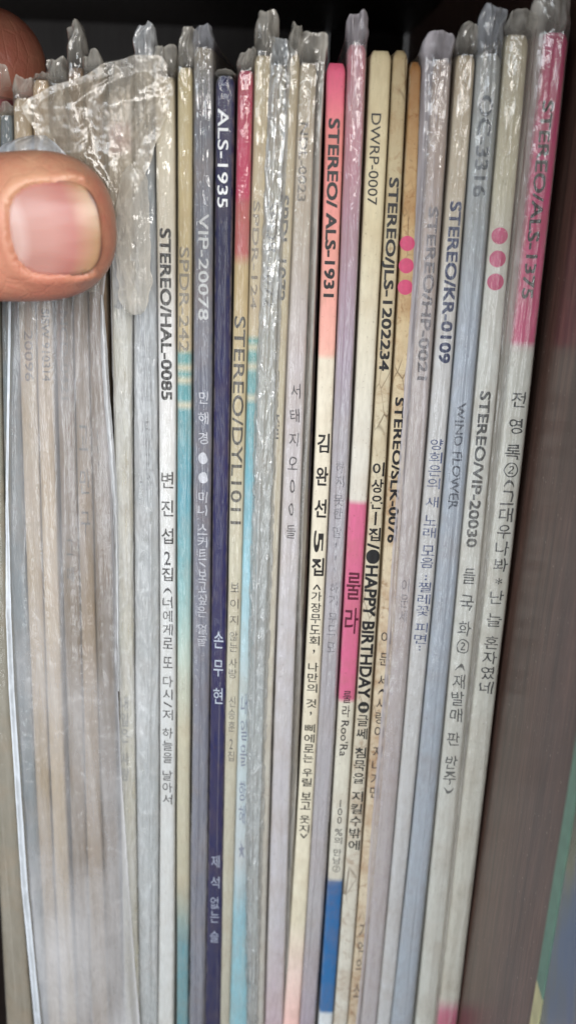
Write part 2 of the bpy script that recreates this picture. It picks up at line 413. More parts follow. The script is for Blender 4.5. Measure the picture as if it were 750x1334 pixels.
# 2
Bb = record('cream record with three pink dots, second from the brown shelf wall',
    [(70, 657, 690), (250, 641, 670), (450, 622, 650), (850, 588, 617), (1284, 545, 571)], 45,
    [(0, (206, 196, 166)), (240, (212, 205, 180)), (380, (228, 229, 224)), (1334, (218, 220, 214))],
    [('.', p - 11, p + 11, 'D', 1.0, 0, (204, 62, 118), .12, .46) for p in (307, 337, 367)] +
    [('STEREO/VIP-20030', 510, 712, 'R', .50, 0.028, (44, 48, 52), .1, .48, .04),
     ('들 국 화② (재발매 판 반주)', 738, 1035, 'V', .6, .006, (58, 64, 68), .18, .5, .07)],
    bag='soft', bagk=dict(ext=3.6, fin=.8, ft=.92, crumple=1.1, toplean=.5, wr=1.2), gap=.08)
# 3
record('blue-grey record with faded block catalogue number OC 3316 in a milky sleeve',
    [(70, 622, 655), (250, 607, 637), (450, 594, 621), (850, 558, 587), (1284, 514, 542)], 70,
    [(0, (176, 172, 158)), (300, (178, 178, 172)), (430, (190, 194, 200)), (1334, (188, 193, 198))],
    [('OC-3316', 125, 256, 'R', .58, 0.026, (62, 64, 62), .2, .52, .03),
     ('WIND FLOWER', 525, 662, 'R', .44, 0.012, (66, 72, 84), .28, .5, .1)],
    bag='blue', bagk=dict(ext=6.6, fin=.7, ft=.5, crumple=.8), gap=.06)
# 4
record('cream record with dark blue lettering KR-0109 between two milky sleeves',
    [(80, 593, 618), (250, 581, 607), (450, 567, 592), (850, 533, 556), (1284, 495, 514)], 72,
    [(0, (200, 184, 158)), (300, (208, 198, 182)), (430, (218, 218, 220)), (1334, (212, 214, 218))],
    [('STEREO/KR-0109', 263, 472, 'R', .62, 0.034, NAVY, .1, .55),
     ('양희은의 새 노래 모음 "찔레꽃 피면"', 570, 848, 'V', .72, .004, (60, 78, 128), .15)],
    bag='clear', bagk=dict(ext=4.5, fin=.3, ft=.8, crumple=1.1), gap=.06)
# 5
record('pinkish grey record with a torn wrinkled sleeve over its black number',
    [(90, 562, 588), (250, 554, 576), (450, 540, 564), (850, 508, 532), (1284, 474, 495)], 78,
    [(0, (170, 150, 130)), (250, (176, 160, 146)), (480, (196, 186, 180)), (1334, (194, 190, 192))],
    [('STEREO/HP-0021', 270, 494, 'R', .56, 0.030, (52, 48, 46), .18, .55, .06),
     ('이문세', 752, 812, 'V', .42, .002, (96, 88, 92), .25, .5)],
    bag='mauve', bagk=dict(ext=4.2, fin=.9, ft=.2, crumple=.9, rough_amp=.2, wl=2.2), Y=.3, gap=.06)
# 6
record('stained orange-tan record with three pink dots beside the black-lettered one',
    [(110, 530, 546), (250, 527, 545), (450, 512, 538), (850, 490, 510), (1284, 456, 474)], 80,
    [(0, (146, 108, 70)), (180, (176, 144, 102)), (330, (194, 168, 126)), (520, (206, 190, 158)), (800, (212, 198, 172)), (1334, (202, 190, 168))],
    [('.', p - 10, p + 10, 'D', 1.0, 0, (196, 72, 110), .12, .45) for p in (317, 346, 374)] +
    [('STEREO/SLK-0076', 518, 706, 'R', .58, 0.030, BLK, .2, .5, .03),
     ('이 문 세(사랑이 지나가면', 820, 1040, 'V', .6, .004, (56, 50, 48), .2), ('기억의 소', 1200, 1300, 'V', .5, .002, (90, 84, 80), .3)],
    stain=.75, stain_col=(142, 92, 44), scuff=.7, taper=.8, Y=.4)
# 7
record('worn cream record with JLS-1202234 above bold black HAPPY BIRTHDAY lettering',
    [(90, 510, 531), (250, 503, 524), (450, 490, 512), (650, 480, 500), (850, 468, 488), (1284, 437, 457)], 65,
    [(0, (176, 158, 122)), (250, (186, 172, 140)), (480, (204, 192, 164)), (1334, (208, 206, 196))],
    [('STEREO/JLS-1202234', 232, 482, 'R', .66, 0.032, BLK, .06),
     ('이상은1집', 600, 706, 'V', .84, .02, BLK, .04), ('/●HAPPY BIRTHDAY', 708, 908, 'R', .84, 0.034, BLK, .04),
     ('●글쎄 침묵을 지킬수밖에', 912, 1108, 'V', .78, .012, (34, 34, 34), .1)],
    stain=.45, scuff=.5, taper=.9)
# 8 DWRP
record('cream record with thin DWRP-0007 lettering, pink block and bright blue block',
    [(80, 482, 512), (250, 474, 500), (450, 462, 490), (650, 454, 478), (850, 445, 468), (1284, 417, 437)], 66,
    [(0, (204, 190, 154)), (300, (208, 197, 166)), (560, (216, 212, 200)), (654, (214, 210, 200)), (656, (206, 106, 140)), (912, (208, 104, 140)), (915, (212, 208, 192)), (1146, (206, 204, 192)), (1149, (44, 102, 158)), (1316, (44, 108, 164)), (1320, (214, 222, 226)), (1334, (214, 222, 226))],
    [('DWRP-0007', 148, 267, 'R', .50, 0.006, (34, 32, 30), .08, .42),
     ('룰', 742, 784, 'V', .8, .01, (84, 14, 40), .02), ('라', 788, 828, 'V', .8, .01, (84, 14, 40), .02),
     ('룰라', 898, 935, 'V', .5, .004, (50, 40, 44), .15), ("Roo'Ra", 938, 984, 'R', .5, 0.006, (60, 56, 56), .15),
     ('100 %의 만남②', 1040, 1136, 'V', .5, .002, (72, 70, 70), .2)], Y=-.2, scuff=.2)
# 9 mauve
record('mauve-grey record hidden by a cloudy sleeve, right of the pink one',
    [(90, 450, 475), (250, 447, 471), (450, 438, 462), (850, 418, 441), (1284, 393, 414)], 58,
    [(0, (208, 112, 128)), (170, (196, 110, 128)), (300, (176, 132, 150)), (470, (168, 150, 170)), (560, (176, 174, 182)), (1200, (182, 182, 184)), (1334, (176, 164, 180))],
    [('하지 못한 말... 하기 무드 모', 600, 850, 'V', .5, .0, (92, 92, 102), .3, .5, .08)],
    bag='mauve', bagk=dict(ext=4.6, fin=.8, ft=.3, crumple=1.0), Y=.2, gap=.05)
# 10 pink ALS-1931
record('bare salmon-pink topped record with bold black ALS-1931, cream below',
    [(90, 425, 450), (250, 420, 446), (450, 413, 438), (650, 408, 430), (850, 397, 418), (1284, 372, 394)], 82,
    [(0, (214, 88, 122)), (110, (222, 100, 130)), (170, (226, 134, 134)), (460, (228, 172, 158)), (468, (222, 214, 196)), (1200, (218, 212, 190)), (1260, (226, 206, 196)), (1334, (232, 192, 186))],
    [('STEREO/ ALS-1931', 155, 386, 'R', .62, 0.034, BLK, .04),
     ('김 완 선', 562, 676, 'V', .76, .022, (30, 26, 24), .04), ('5', 692, 718, 'R', .62, .02, (30, 26, 24), .04), ('집', 724, 752, 'V', .78, .022, (30, 26, 24), .04),
     ('<가장무도회, 나만의 것, 삐에로는 우릴 보고 웃지>', 760, 1092, 'V', .66, .010, (30, 28, 26), .06)], Y=-.3, scuff=.15, gap=.15)
# 11
record('lavender-white record in thick clear bag left of the pink topped record',
    [(100, 388, 412), (250, 385, 408), (450, 373, 398), (850, 360, 385), (1284, 346, 370)], 82,
    [(0, (176, 164, 142)), (300, (182, 172, 160)), (450, (200, 192, 196)), (850, (208, 206, 214)), (1200, (204, 202, 212)), (1300, (206, 190, 202)), (1334, (204, 184, 198))],
    [('NDL-0023', 160, 262, 'R', .48, 0.014, (92, 84, 78), .25, .45), ('서 태 지 오 0 0 들', 498, 702, 'V', .5, .006, (66, 62, 70), .16, .52, .06)],
    bag='soft', bagk=dict(ext=4.4, fin=1.5, ft=.95, crumple=.9, wr=1.6, wl=.5), gap=.05, Y=.5)
record('thin dark strip added for the shaded gap beside the lavender-white record',
    [(150, 412, 421), (450, 400, 411), (850, 386, 396), (1284, 366, 372)], 130, flat((58, 56, 66)), bag=None, Y=4.0, gap=.05)  # dark card put in where there is only a shaded gap
# 12 narrow
record('narrow cream record whose small black print is mostly tucked out of sight',
    [(150, 372, 388), (450, 361, 373), (850, 346, 358), (1284, 332, 345)], 70,
    [(0, (178, 164, 136)), (400, (190, 178, 150)), (700, (206, 200, 184)), (1334, (200, 200, 198))],
    [('SPDL 1072', 255, 392, 'R', .9, 0.026, (50, 46, 42), .12, .18),
     ('ㅣ 즐 ㅣ ㆍㆍ ㅣ ㅣ ㆍ', 480, 860, 'V', .5, .004, (50, 46, 42), .12, .3)], bag='soft', bagk=dict(ext=4.2, fin=.4, ft=.5, crumple=1.0), gap=.05)
# 13 crinkled
record('cream record smothered in a heavily crinkled glittering clear sleeve',
    [(100, 352, 372), (250, 350, 368), (450, 334, 362), (850, 326, 346), (1284, 322, 334)], 85,
    [(0, (176, 168, 146)), (440, (186, 184, 172)), (850, (196, 204, 206)), (1334, (206, 212, 212))],
    [('SPDR-1072', 262, 400, 'R', .6, 0.010, (100, 96, 88), .35, .5, .12)],
    bag='crinkly', bagk=dict(ext=3.8, fin=1.2, ft=.45, crumple=1.2, rough_amp=.5, puff=1.3, wl=.8, wr=1.2), gap=.05, Y=.2)
record('tan topped record turning teal then pale blue, left of the crinkled sleeve',
    [(100, 330, 352), (250, 328, 350), (450, 322, 336), (850, 312, 328), (1284, 300, 323)], 72,
    [(0, (184, 170, 138)), (436, (190, 174, 142)), (438, (70, 150, 150)), (449, (70, 150, 150)), (450, (190, 186, 160)), (455, (190, 186, 160)), (456, (66, 148, 150)), (475, (66, 150, 154)), (476, (190, 190, 168)), (482, (190, 190, 168)), (483, (62, 148, 156)), (515, (64, 150, 160)), (516, (190, 190, 168)), (521, (190, 190, 170)), (522, (64, 152, 164)), (640, (96, 176, 200)), (740, (150, 206, 226)), (880, (196, 218, 226)), (1120, (196, 210, 220)), (1200, (130, 192, 214)), (1334, (136, 196, 214))],
    [('SPDR-124', 262, 402, 'R', .5, 0.012, (120, 108, 92), .3, .4, .06), ('내일을 향해 ★', 900, 1120, 'V', .5, .006, (120, 132, 160), .3, .5, .1)],
    bag='soft', bagk=dict(ext=6.2, fin=.8, ft=.6, crumple=1.2, wr=.6), gap=.05)
# 14 red/tan DYL1011
record('crimson topped tan record with tall thin STEREODYL1011 lettering',
    [(100, 309, 330), (250, 307, 327), (450, 302, 322), (850, 295, 313), (1284, 287, 301)], 92,
    [(0, (178, 40, 84)), (257, (184, 44, 88)), (259, (176, 70, 84)), (336, (180, 84, 88)), (339, (186, 164, 122)), (520, (192, 178, 142)), (700, (206, 202, 182)), (1334, (186, 184, 170))],
    [('STEREO/DYL1011', 412, 682, 'R', .78, 0.010, (46, 42, 38), .08), ('보 이 지 않는 사랑', 757, 884, 'V', .62, .0, (72, 70, 68), .22), ('신승훈 2집', 905, 992, 'V', .5, .0, (96, 96, 96), .3)],
    bag='clear', bagk=dict(ext=3.4, fin=.3, ft=.5, crumple=1.3), gap=.06)
# 15 navy
record('navy blue record with white ALS-1935 lettering and chipped top corner',
    [(100, 281, 307), (250, 279, 304), (450, 277, 300), (850, 275, 296), (1284, 267, 289)], 98,
    [(0, (16, 28, 78)), (300, (16, 24, 66)), (600, (22, 24, 80)), (900, (30, 32, 84)), (1334, (38, 42, 80))],
    [('ALS-1935', 142, 270, 'R', .60, 0.010, (220, 222, 226), .08, .45), ('손 무 현', 820, 918, 'V', .62, .002, (186, 196, 214), .12), ('제 석 없는 슬', 1112, 1228, 'V', .55, .002, (170, 178, 200), .2)],
    bag='tight', bagk=dict(ext=.9, fin=.15, ft=.6, crumple=.5, puff=.25), stain=.08, scuff=.25, taper=.9, gap=.1, Y=-.1, rough=.3)
# 16 grey
record('slate grey record with white VIP-20078 lettering under a scratched sleeve',
    [(100, 252, 279), (250, 252, 277), (450, 251, 276), (850, 251, 274), (1284, 247, 267)], 62,
    [(0, (150, 140, 116)), (90, (128, 124, 116)), (140, (92, 96, 106)), (450, (98, 102, 118)), (850, (104, 108, 128)), (1334, (112, 116, 132))],
    [('VIP-20078', 278, 416, 'R', .56, 0.010, (206, 208, 208), .16, .55, .04), ('민 해 경 ● ● 미니 스커트/보고싶은 얼굴', 508, 842, 'V', .5, .004, (212, 214, 224), .2, .55, .07)],
    bag='grey', bagk=dict(ext=3.0, fin=1.0, ft=.4, crumple=1.2, rough_amp=.25), gap=.05)
# 17 teal
record('tan and teal striped record SPDR-242 standing left of the slate grey one',
    [(100, 231, 251), (250, 231, 250), (450, 231, 250), (850, 230, 249), (1284, 230, 246)], 88,
    [(0, (192, 176, 130)), (461, (186, 168, 130)), (462, (70, 146, 150)), (474, (70, 146, 150)), (475, (190, 184, 160)), (479, (190, 184, 160)), (480, (66, 146, 152)), (494, (66, 146, 152)), (495, (190, 186, 162)), (499, (190, 186, 162)), (500, (62, 144, 154)), (523, (60, 146, 158)), (524, (196, 192, 170)), (528, (196, 192, 170)), (529, (58, 144, 158)), (640, (52, 148, 172)), (740, (106, 172, 184)), (860, (186, 206, 198)), (950, (200, 196, 174)), (1150, (186, 182, 160)), (1230, (86, 146, 162)), (1334, (90, 150, 164))],
    [('SPDR-242', 322, 458, 'R', .72, 0.014, (120, 112, 96), .2, .5)],
    bag='soft', bagk=dict(ext=5.4, fin=.6, ft=.75, crumple=1.3, toplean=.8), gap=.05)
# 18 white HAL
record('white topped record with bold black HAL-0085, just right of the fingertip',
    [(110, 203, 228), (250, 203, 228), (450, 203, 228), (850, 210, 230), (1284, 206, 227)], 100,
    [(0, (206, 196, 172)), (300, (212, 206, 192)), (420, (222, 222, 224)), (800, (214, 218, 222)), (1334, (210, 214, 216))],
    [('STEREO/HAL-0085', 298, 520, 'R', .62, 0.034, BLK, .04, .5), ('변 진 섭', 612, 710, 'V', .74, .010, (36, 34, 38), .05), ('2집', 716, 758, 'V', .7, .012, (36, 34, 38), .05),
     ('(너에게로 또 다시/저 하늘을 날아서', 764, 1048, 'V', .62, .004, (52, 52, 58), .1, .5, .04)],
    bag='clear', bagk=dict(ext=4.6, fin=.4, ft=.1, crumple=1.1), gap=.05, Y=-.4, stain=.1)
# 19 grey group between 170 and 200
record('dull grey record veiled by milky plastic, left of the white topped one',
    [(100, 176, 202), (250, 176, 202), (450, 172, 202), (850, 178, 209), (1284, 182, 205)], 82,
    [(0, (150, 144, 128)), (200, (120, 124, 124)), (300, (100, 128, 146)), (450, (146, 152, 158)), (800, (164, 170, 172)), (1334, (176, 184, 186))], [('변집섭 노래모음', 440, 640, 'V', .5, .004, (90, 92, 98), .45, .5, .15)],
    bag='milky', bagk=dict(ext=5.8, fin=1.0, ft=.6, crumple=1.2, rough_amp=.3), gap=.05, Y=.6)
record('cream record marked KDLR, half covered by the thumb tip',
    [(100, 140, 172), (250, 143, 172), (450, 143, 171), (850, 155, 176), (1284, 161, 182)], 118,
    [(0, (196, 182, 158)), (160, (196, 178, 160)), (164, (214, 104, 118)), (198, (214, 110, 120)), (202, (196, 182, 158)), (420, (190, 186, 168)), (1334, (204, 198, 172))],
    [('KDLR-0014', 280, 402, 'R', .5, 0.024, (70, 66, 62), .2, .4, .06), ('내일은 사랑', 905, 1018, 'V', .5, .010, (50, 50, 48), .12, .35)],
    bag='milky', bagk=dict(ext=3.4, fin=.7, ft=.2, crumple=1.2, rough_amp=.2), gap=.05, Y=.8)
LEFT = [
 ('brown record just left of the thumb tip, dulled by loose plastic', (112, 138), (111, 134), (130, 153), (140, 160), 96, (112, 90, 72), (120, 106, 94), [('...', 560, 610, 'R', .3, 0.006, (70, 64, 60), .3)]),
 ('dusky beige record behind the thumbnail with faint brown print', (90, 112), (92, 111), (109, 130), (118, 140), 88, (120, 98, 78), (160, 138, 112), [('고 민 구', 550, 700, 'V', .6, .004, (56, 46, 42), .12, .5, .06)]),
 ('umber record with faded dark brown number seen through loose plastic', (66, 90), (68, 92), (88, 109), (100, 118), 112, (96, 74, 56), (130, 112, 92), [('NCD-0421', 405, 520, 'R', .5, 0.014, (44, 32, 26), .08, .5), ('그 때', 700, 760, 'V', .4, .006, (44, 36, 32), .08)]),
 ('cream record with small catalogue number SISW 910314 under the thumb', (44, 66), (44, 66), (62, 82), (78, 98), 104, (184, 160, 130), (196, 176, 148), [('SISW 910314', 402, 496, 'R', .52, 0.010, (60, 50, 44), .06, .6)]),
 ('cream record with faint number 20096, left of the SISW one', (20, 44), (17, 43), (44, 62), (60, 77), 128, (178, 158, 130), (180, 160, 132), [('20096', 430, 496, 'R', .52, 0.006, (84, 70, 60), .1, .6)]),
 ('slate blue record at the left, veiled by loose plastic under thumb', (2, 20), (-2, 17), (17, 44), (40, 60), 150, (88, 104, 114), (92, 116, 130), []),
 ('dark olive grey record cut off by the left edge of the photograph', (-26, 2), (-24, -2), (-12, 15), (6, 38), 128, (112, 96, 88), (122, 116, 104), []),
]
for k, (lb, a, b, c_, d_, top, c1, c2, tx) in enumerate(LEFT):
    bands = [(0, c1), (450, c1), (900, c2), (1334, tuple(int(v * .95) for v in c2))]
    if k == 6: bands = [(0, (206, 70, 108)), (140, (200, 84, 110)), (144, (190, 172, 140)), (400, (120, 120, 110)), (1334, c2)]
    record(lb, [(100,) + a, (450,) + b, (850,) + c_, (1284,) + d_], top, bands, tx, Y=1.2 + .25 * k,
           bag='clear', bagk=dict(ext=[3, 6.4, 4.4, 1, 3.4, 2, 5][k], fin=.4, ft=.4, crumple=1.2), gap=.06, scuff=.2)

# ------------------------------------------------------------------ loose sleeve bunched under the thumb
def sheet(name, rows, nc, yfun, mat, parent, crum=1.0, seed=3.0, step=3.0, rim=.9, crease=.45, rag=0.0):
    pys = np.arange(rows[0][0], rows[-1][0] + .1, step)
    V = []; UV = []; FO = []
    for py in pys:
        xl = np.interp(py, [r[0] for r in rows], [r[1] for r in rows]); xr = np.interp(py, [r[0] for r in rows], [r[2] for r in rows])
        xl += rag * (noise.noise((py * .05, 1, seed))); xr += rag * (noise.noise((py * .045, 5, seed)))
        for c in range(nc):
            u = c / (nc - 1); Y = yfun(u, py)
            x, z = bp(xl + (xr - xl) * u, py, Y)
            k = crum
            Yn = Y - k * (1.1 * abs(noise.noise((x * .13 + seed, z * .13, seed))) + .55 * abs(noise.noise((x * .38, z * .33, seed + 3))) + .2 * noise.noise((x * 1.1, z * 1.0, seed)))
            V.append((x + .25 * k * noise.noise((x * .4, z * .4, 9 + seed)), Yn, z + .3 * k * noise.noise((x * .4, 3, z * .4 + seed)))); UV.append((u, z * .01))
            q = x + 2.5 * noise.noise((x * .1, z * .07, seed + 40))
            ln = max(0, .035 - abs(noise.noise((q * .16, z * .045, seed + 11)))) / .035 + .7 * max(0, .03 - abs(noise.noise((q * .33, z * .12, seed + 17)))) / .03
            FO.append(min(1, rim * math.exp(-min(u, 1 - u) / .018) + crease * ln))  # edge and crease highlights painted in as whiter haze
    o = mesh_obj(name, V, grid_faces(len(pys), nc), mat, parent, uv=UV)
    o.data.attributes.new('fold', 'FLOAT', 'POINT').data.foreach_set('value', np.array(FO, np.float32))
    return o
LS = thing('loose_sleeve', 'loose milky plastic sleeve bunched under the thumb and hanging over the left records', 'plastic sleeve')
low = film('film_loose', haze=.02, hvar=.13, rough=.20, crinkle=.3, spec=1.5, seed=4.4, white=(230, 231, 236), glare_patch=.48)
topm = film('film_flap', haze=.18, hvar=.34, rough=.17, crinkle=.5, spec=1.1, seed=8.1, white=(216, 206, 188), tint=(246, 243, 238), glare_patch=.15)
edge = film('film_edge', haze=.30, hvar=.4, rough=.15, crinkle=.5, seed=2.2, white=(222, 230, 240))
rows = [(340, 12, 140), (400, 13, 134), (450, 12, 134), (540, 9, 139), (640, 9, 146), (760, 9, 151), (850, 14, 152), (1000, 23, 158), (1150, 33, 168), (1260, 42, 176), (1420, 60, 190)]
def ylow(u, py): return -2.9 - 1.1 * noise.noise((u * 5.5, py * .0035, 4.0)) - .5 * noise.noise((u * 12, py * .006, 9.0)) - 2.2 * math.sin(math.pi * min(1, max(0, u))) * (.5 + .5 * math.exp(-(py - 340) / 250)) + (4.0 * max(0, .05 - u) / .05)
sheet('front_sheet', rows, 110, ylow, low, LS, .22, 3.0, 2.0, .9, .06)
# heat-sealed side seam, a bright strip
seam = [(380, 12, 15), (450, 11, 14), (640, 8, 11), (800, 8, 15), (900, 12, 19), (1150, 28, 36), (1420, 54, 62)]
sheet('seam', seam, 4, lambda u, py: -3.6, edge, LS, .15, 3.0)
flap = [(72, 178, 204), (84, 132, 216), (98, 112, 222), (112, 66, 224), (126, 44, 224), (140, 28, 220), (160, 40, 214), (185, 56, 206), (200, 60, 200), (225, 92, 190), (250, 128, 178), (268, 140, 156), (330, 120, 140), (380, 60, 128)]
def yflap(u, py):
    k = min(1, max(0, (py - 72) / 60)); tight = min(1, max(0, (py - 120) / 140))
    y = -1.0 - 3.2 * k * math.sin(math.pi * min(1, max(0, u)))
    y += .9 * math.exp(-((u - .45 - .05 * tight) / .09) ** 2) * k                      # valley between the two lobes
    fan = (u - .5) / (1 + .5 * tight)
    y -= (.9 + .9 * tight) * noise.noise((fan * 4.5, py * .006, 2.0)) * k + .25 * noise.noise((fan * 11, py * .012, 7.0)) * k
    return min(max(y, -7.0) * (1 - .25 * tight), -2.0)
sheet('folded_edge', [(384, 131, 135), (450, 132, 140), (520, 136, 144), (580, 141, 149), (650, 147, 154), (720, 150, 155), (900, 153, 157)], 8, lambda u, py: -4.6 - 1.0 * math.sin(3.14 * u), film('film_crease', haze=.42, hvar=.5, rough=.12, crinkle=1.4, seed=5.2, spec=1.6, white=(226, 230, 234)), LS, .35, 3.0)
sheet('bunched_flap', flap, 110, yflap, topm, LS, .55, 11.0, 1.5, .45, .35, 5.0)
# small crumpled corner right of the fingertip
tab = [(214, 168, 176), (226, 160, 188), (250, 154, 194), (300, 152, 196), (360, 152, 197), (392, 156, 195), (405, 164, 188), (411, 172, 181)]
sheet('folded_corner', tab, 26, lambda u, py: -3.2 - 1.3 * math.sin(math.pi * u), film('film_tab', haze=.12, hvar=.3, rough=.1, crinkle=1.0, seed=6.3, spec=1.0, glare_patch=.25), LS, .3, 21.0, 2.0, .5, .3, 5.0)
# pinched white ridge of film above the thumb
sheet('pinched_ridge', [(176, 40, 60), (186, 8, 72), (192, 0, 78), (204, -6, 90), (214, -8, 96)], 40, lambda u, py: -5.5 - 2.5 * math.sin(math.pi * (py - 176) / 40) - 1.2 * math.sin(u * 11), edge, LS, .9, 33.0, 1.0)

# ------------------------------------------------------------------ hand
def skin_mat(dark=False):
    n = NT('skin'); v = n.coords((1, 1, 1))
    a = n.noise(v, 90, 4, .6); b_ = n.noise(v, 420, 3, .6); wr = n.noise(n.coords((1.0, 1, .55)), 520, 5, .7, .5)
    pore = n.voro(v, 1700, 'F1')
    c = n.mix(n.rng(a, .35, .68, 0, 1), lin((190, 143, 115)), lin((170, 110, 90)))
    c = n.mix(n.rng(b_, .5, .75, 0, .35), c, lin((176, 98, 86)))
    at = n.n.new('ShaderNodeAttribute'); at.attribute_name = 'blush'
    c = n.mix(n.math('MULTIPLY', at.outputs['Fac'], .8), c, lin((172, 94, 80)))
    b = n.node('BsdfPrincipled', Roughness=.42); n.link(c, b.inputs['Base Color'])
    b.inputs['Subsurface Weight'].default_value = .12; b.inputs['Subsurface Scale'].default_value = .003
    b.inputs['Subsurface Radius'].default_value = (1.0, .35, .2)
    b.inputs['Specular IOR Level'].default_value = .45
    cw = n.voro(n.coords((1, 1, .45), loc=(.003, 0, 0)), 330)
    h = n.math('ADD', n.math('MULTIPLY', wr, .8), n.math('ADD', n.math('MULTIPLY', pore, .4), n.math('MULTIPLY', n.rng(cw, 0, .09, 0, 1), .5)))
    n.link(n.bump(h, .42, .00025), b.inputs['Normal']); n.link(b.outputs[0], n.out.inputs[0]); return n.m
def nail_mat():
    n = NT('nail'); tc = n.n.new('ShaderNodeTexCoord'); sp = n.n.new('ShaderNodeSeparateXYZ'); n.link(tc.outputs['UV'], sp.inputs[0])
    v = n.coords((1, 1, 1)); wv = n.noise(v, 140, 2, .5)
    u = n.math('ADD', sp.outputs['X'], n.math('MULTIPLY', n.math('SUBTRACT', wv, .5), .10))
    lun = n.math('MULTIPLY', n.math('POWER', n.math('ABSOLUTE', n.math('SUBTRACT', sp.outputs['Y'], .5)), 2.0), .7)
    u = n.math('ADD', u, lun)
    c = n.ramp(u, [(0, lin((196, 160, 150))), (.14, lin((208, 176, 168))), (.26, lin((190, 140, 130))), (.5, lin((196, 142, 132))), (.72, lin((186, 118, 110))), (.86, lin((186, 142, 112))), (.95, lin((176, 146, 104))), (.985, lin((150, 118, 78))), (1, lin((70, 50, 34)))])
    rd = n.noise(n.coords((.1, 1, 1)), 900, 2, .5)
    c = n.mix(.45, c, lin((128, 84, 74)))
    b = n.node('BsdfPrincipled', Roughness=.42); n.link(c, b.inputs['Base Color'])
    b.inputs['Subsurface Weight'].default_value = .2; b.inputs['Subsurface Scale'].default_value = .002
    b.inputs['Coat Weight'].default_value = .3; b.inputs['Coat Roughness'].default_value = .28
    n.link(n.bump(rd, .4, .0001), b.inputs['Normal']); n.link(b.outputs[0], n.out.inputs[0]); return n.m
TY = -17.0                                                # depth of the thumb's axis
def wp(px, py, Y=TY):
    x, z = bp(px, py, Y); return np.array([x, Y, z])
tip = wp(150, 291, TY); base = wp(-40, 300, TY)
ax = (base - tip); ax[1] = 0; ax /= np.linalg.norm(ax)   # from the tip towards the hand
up = np.array([-ax[2], 0, ax[0]]); up = up if up[2] > 0 else -up
RZ, RY = 12.2, 9.3
def thumb_r(s):
    if s < 14: q = 1 - (1 - s / 14) ** 2.45; r = q ** (1 / 2.4)
    else: r = 1.0
    r *= 1 - .035 * math.exp(-((s - 24) / 6) ** 2) + .05 * math.exp(-((s - 36) / 8) ** 2) + (max(0, s - 42) * .006)
    return r
NAIL_S0, NAIL_S1, NAIL_H = 0.9, 15.4, 7.3                 # free edge, cuticle, half width (mm)
def nail_depth(s, h):                                     # plate surface
    k = 1 - (h / 11.8) ** 2
    return TY - 8.9 * math.sqrt(max(.05, k)) * (1 - .05 * max(0, (6 - s) / 6) ** 2 * 3) + .2
def nail_in(s, h):
    """>0 inside the nail outline (mm-ish distance)"""
    a = (s - (NAIL_S0 + NAIL_S1) / 2) / ((NAIL_S1 - NAIL_S0) / 2); b = h / NAIL_H
    p = 3.0; r = (abs(a) ** p + abs(b) ** p) ** (1 / p)
    return (1 - r) * NAIL_H
nl, na = 150, 200
Vt = []
for i in range(nl):
    s = 62 * (i / (nl - 1)) ** 1.35 + .02
    r = thumb_r(s)
    for j in range(na):
        th = 2 * math.pi * j / na
        cz, cy = math.cos(th), math.sin(th)
        e = 2.25
        k = (abs(cz) ** e + abs(cy) ** e) ** (-1 / e)
        h = RZ * r * cz * k; dy = RY * r * cy * k
        if cy < 0: dy *= .92 + .08 * r
        Vt.append(tip + ax * s + up * h + np.array([0, dy, 0]))
Ft = [(i * na + j, i * na + (j + 1) % na, (i + 1) * na + (j + 1) % na, (i + 1) * na + j) for i in range(nl - 1) for j in range(na)]
Ft.append(tuple(range(na - 1, -1, -1))); Ft.append(tuple((nl - 1) * na + j for j in range(na)))
def chain(pts, seg=20):
    """tapered limb through (x, y, z, r) joints as overlapping closed tube"""
    V = []; Fc = []
    P = [np.array(p[:3], float) for p in pts]; Rr = [p[3] for p in pts]
    dense = []
    for a in range(len(P) - 1):
        for q in np.linspace(0, 1, 17)[:-1]:
            dense.append((P[a] * (1 - q) + P[a + 1] * q, Rr[a] * (1 - q) + Rr[a + 1] * q))
    dense.append((P[-1], Rr[-1]))
    for c, r in dense:
        off = len(V)
        for i in range(17):
            ph = math.pi * (i / 16)
            for j in range(28):
                t = 2 * math.pi * j / 28
                V.append(c + r * np.array([math.sin(ph) * math.cos(t), math.sin(ph) * math.sin(t), math.cos(ph)]))
        for i in range(16):
            for j in range(28):
                Fc.append((off + i * 28 + j, off + (i + 1) * 28 + j, off + (i + 1) * 28 + (j + 1) % 28, off + i * 28 + (j + 1) % 28))
    return V, Fc
parts = [(Vt, Ft)]
tb = tip + ax * 58
wrist = tb + np.array([-72, -22, -6.0])
kn = [tb + np.array([-34, 12 + 0 * i, 20 - i * 15.0]) for i in range(4)]
parts.append(chain([tuple(tb) + (12.5,), tuple(tb + np.array([-26, -8, -4])) + (15,), tuple(wrist + np.array([12, 4, 0])) + (20,), tuple(wrist) + (19,), tuple(wrist + np.array([-60, -30, -12])) + (24,)]))
for k_ in kn: parts.append(chain([tuple(wrist + np.array([10, 6, 0])) + (14,), tuple((wrist + k_) / 2 + np.array([0, 6, 0])) + (13.5,), tuple(k_) + (11,)]))
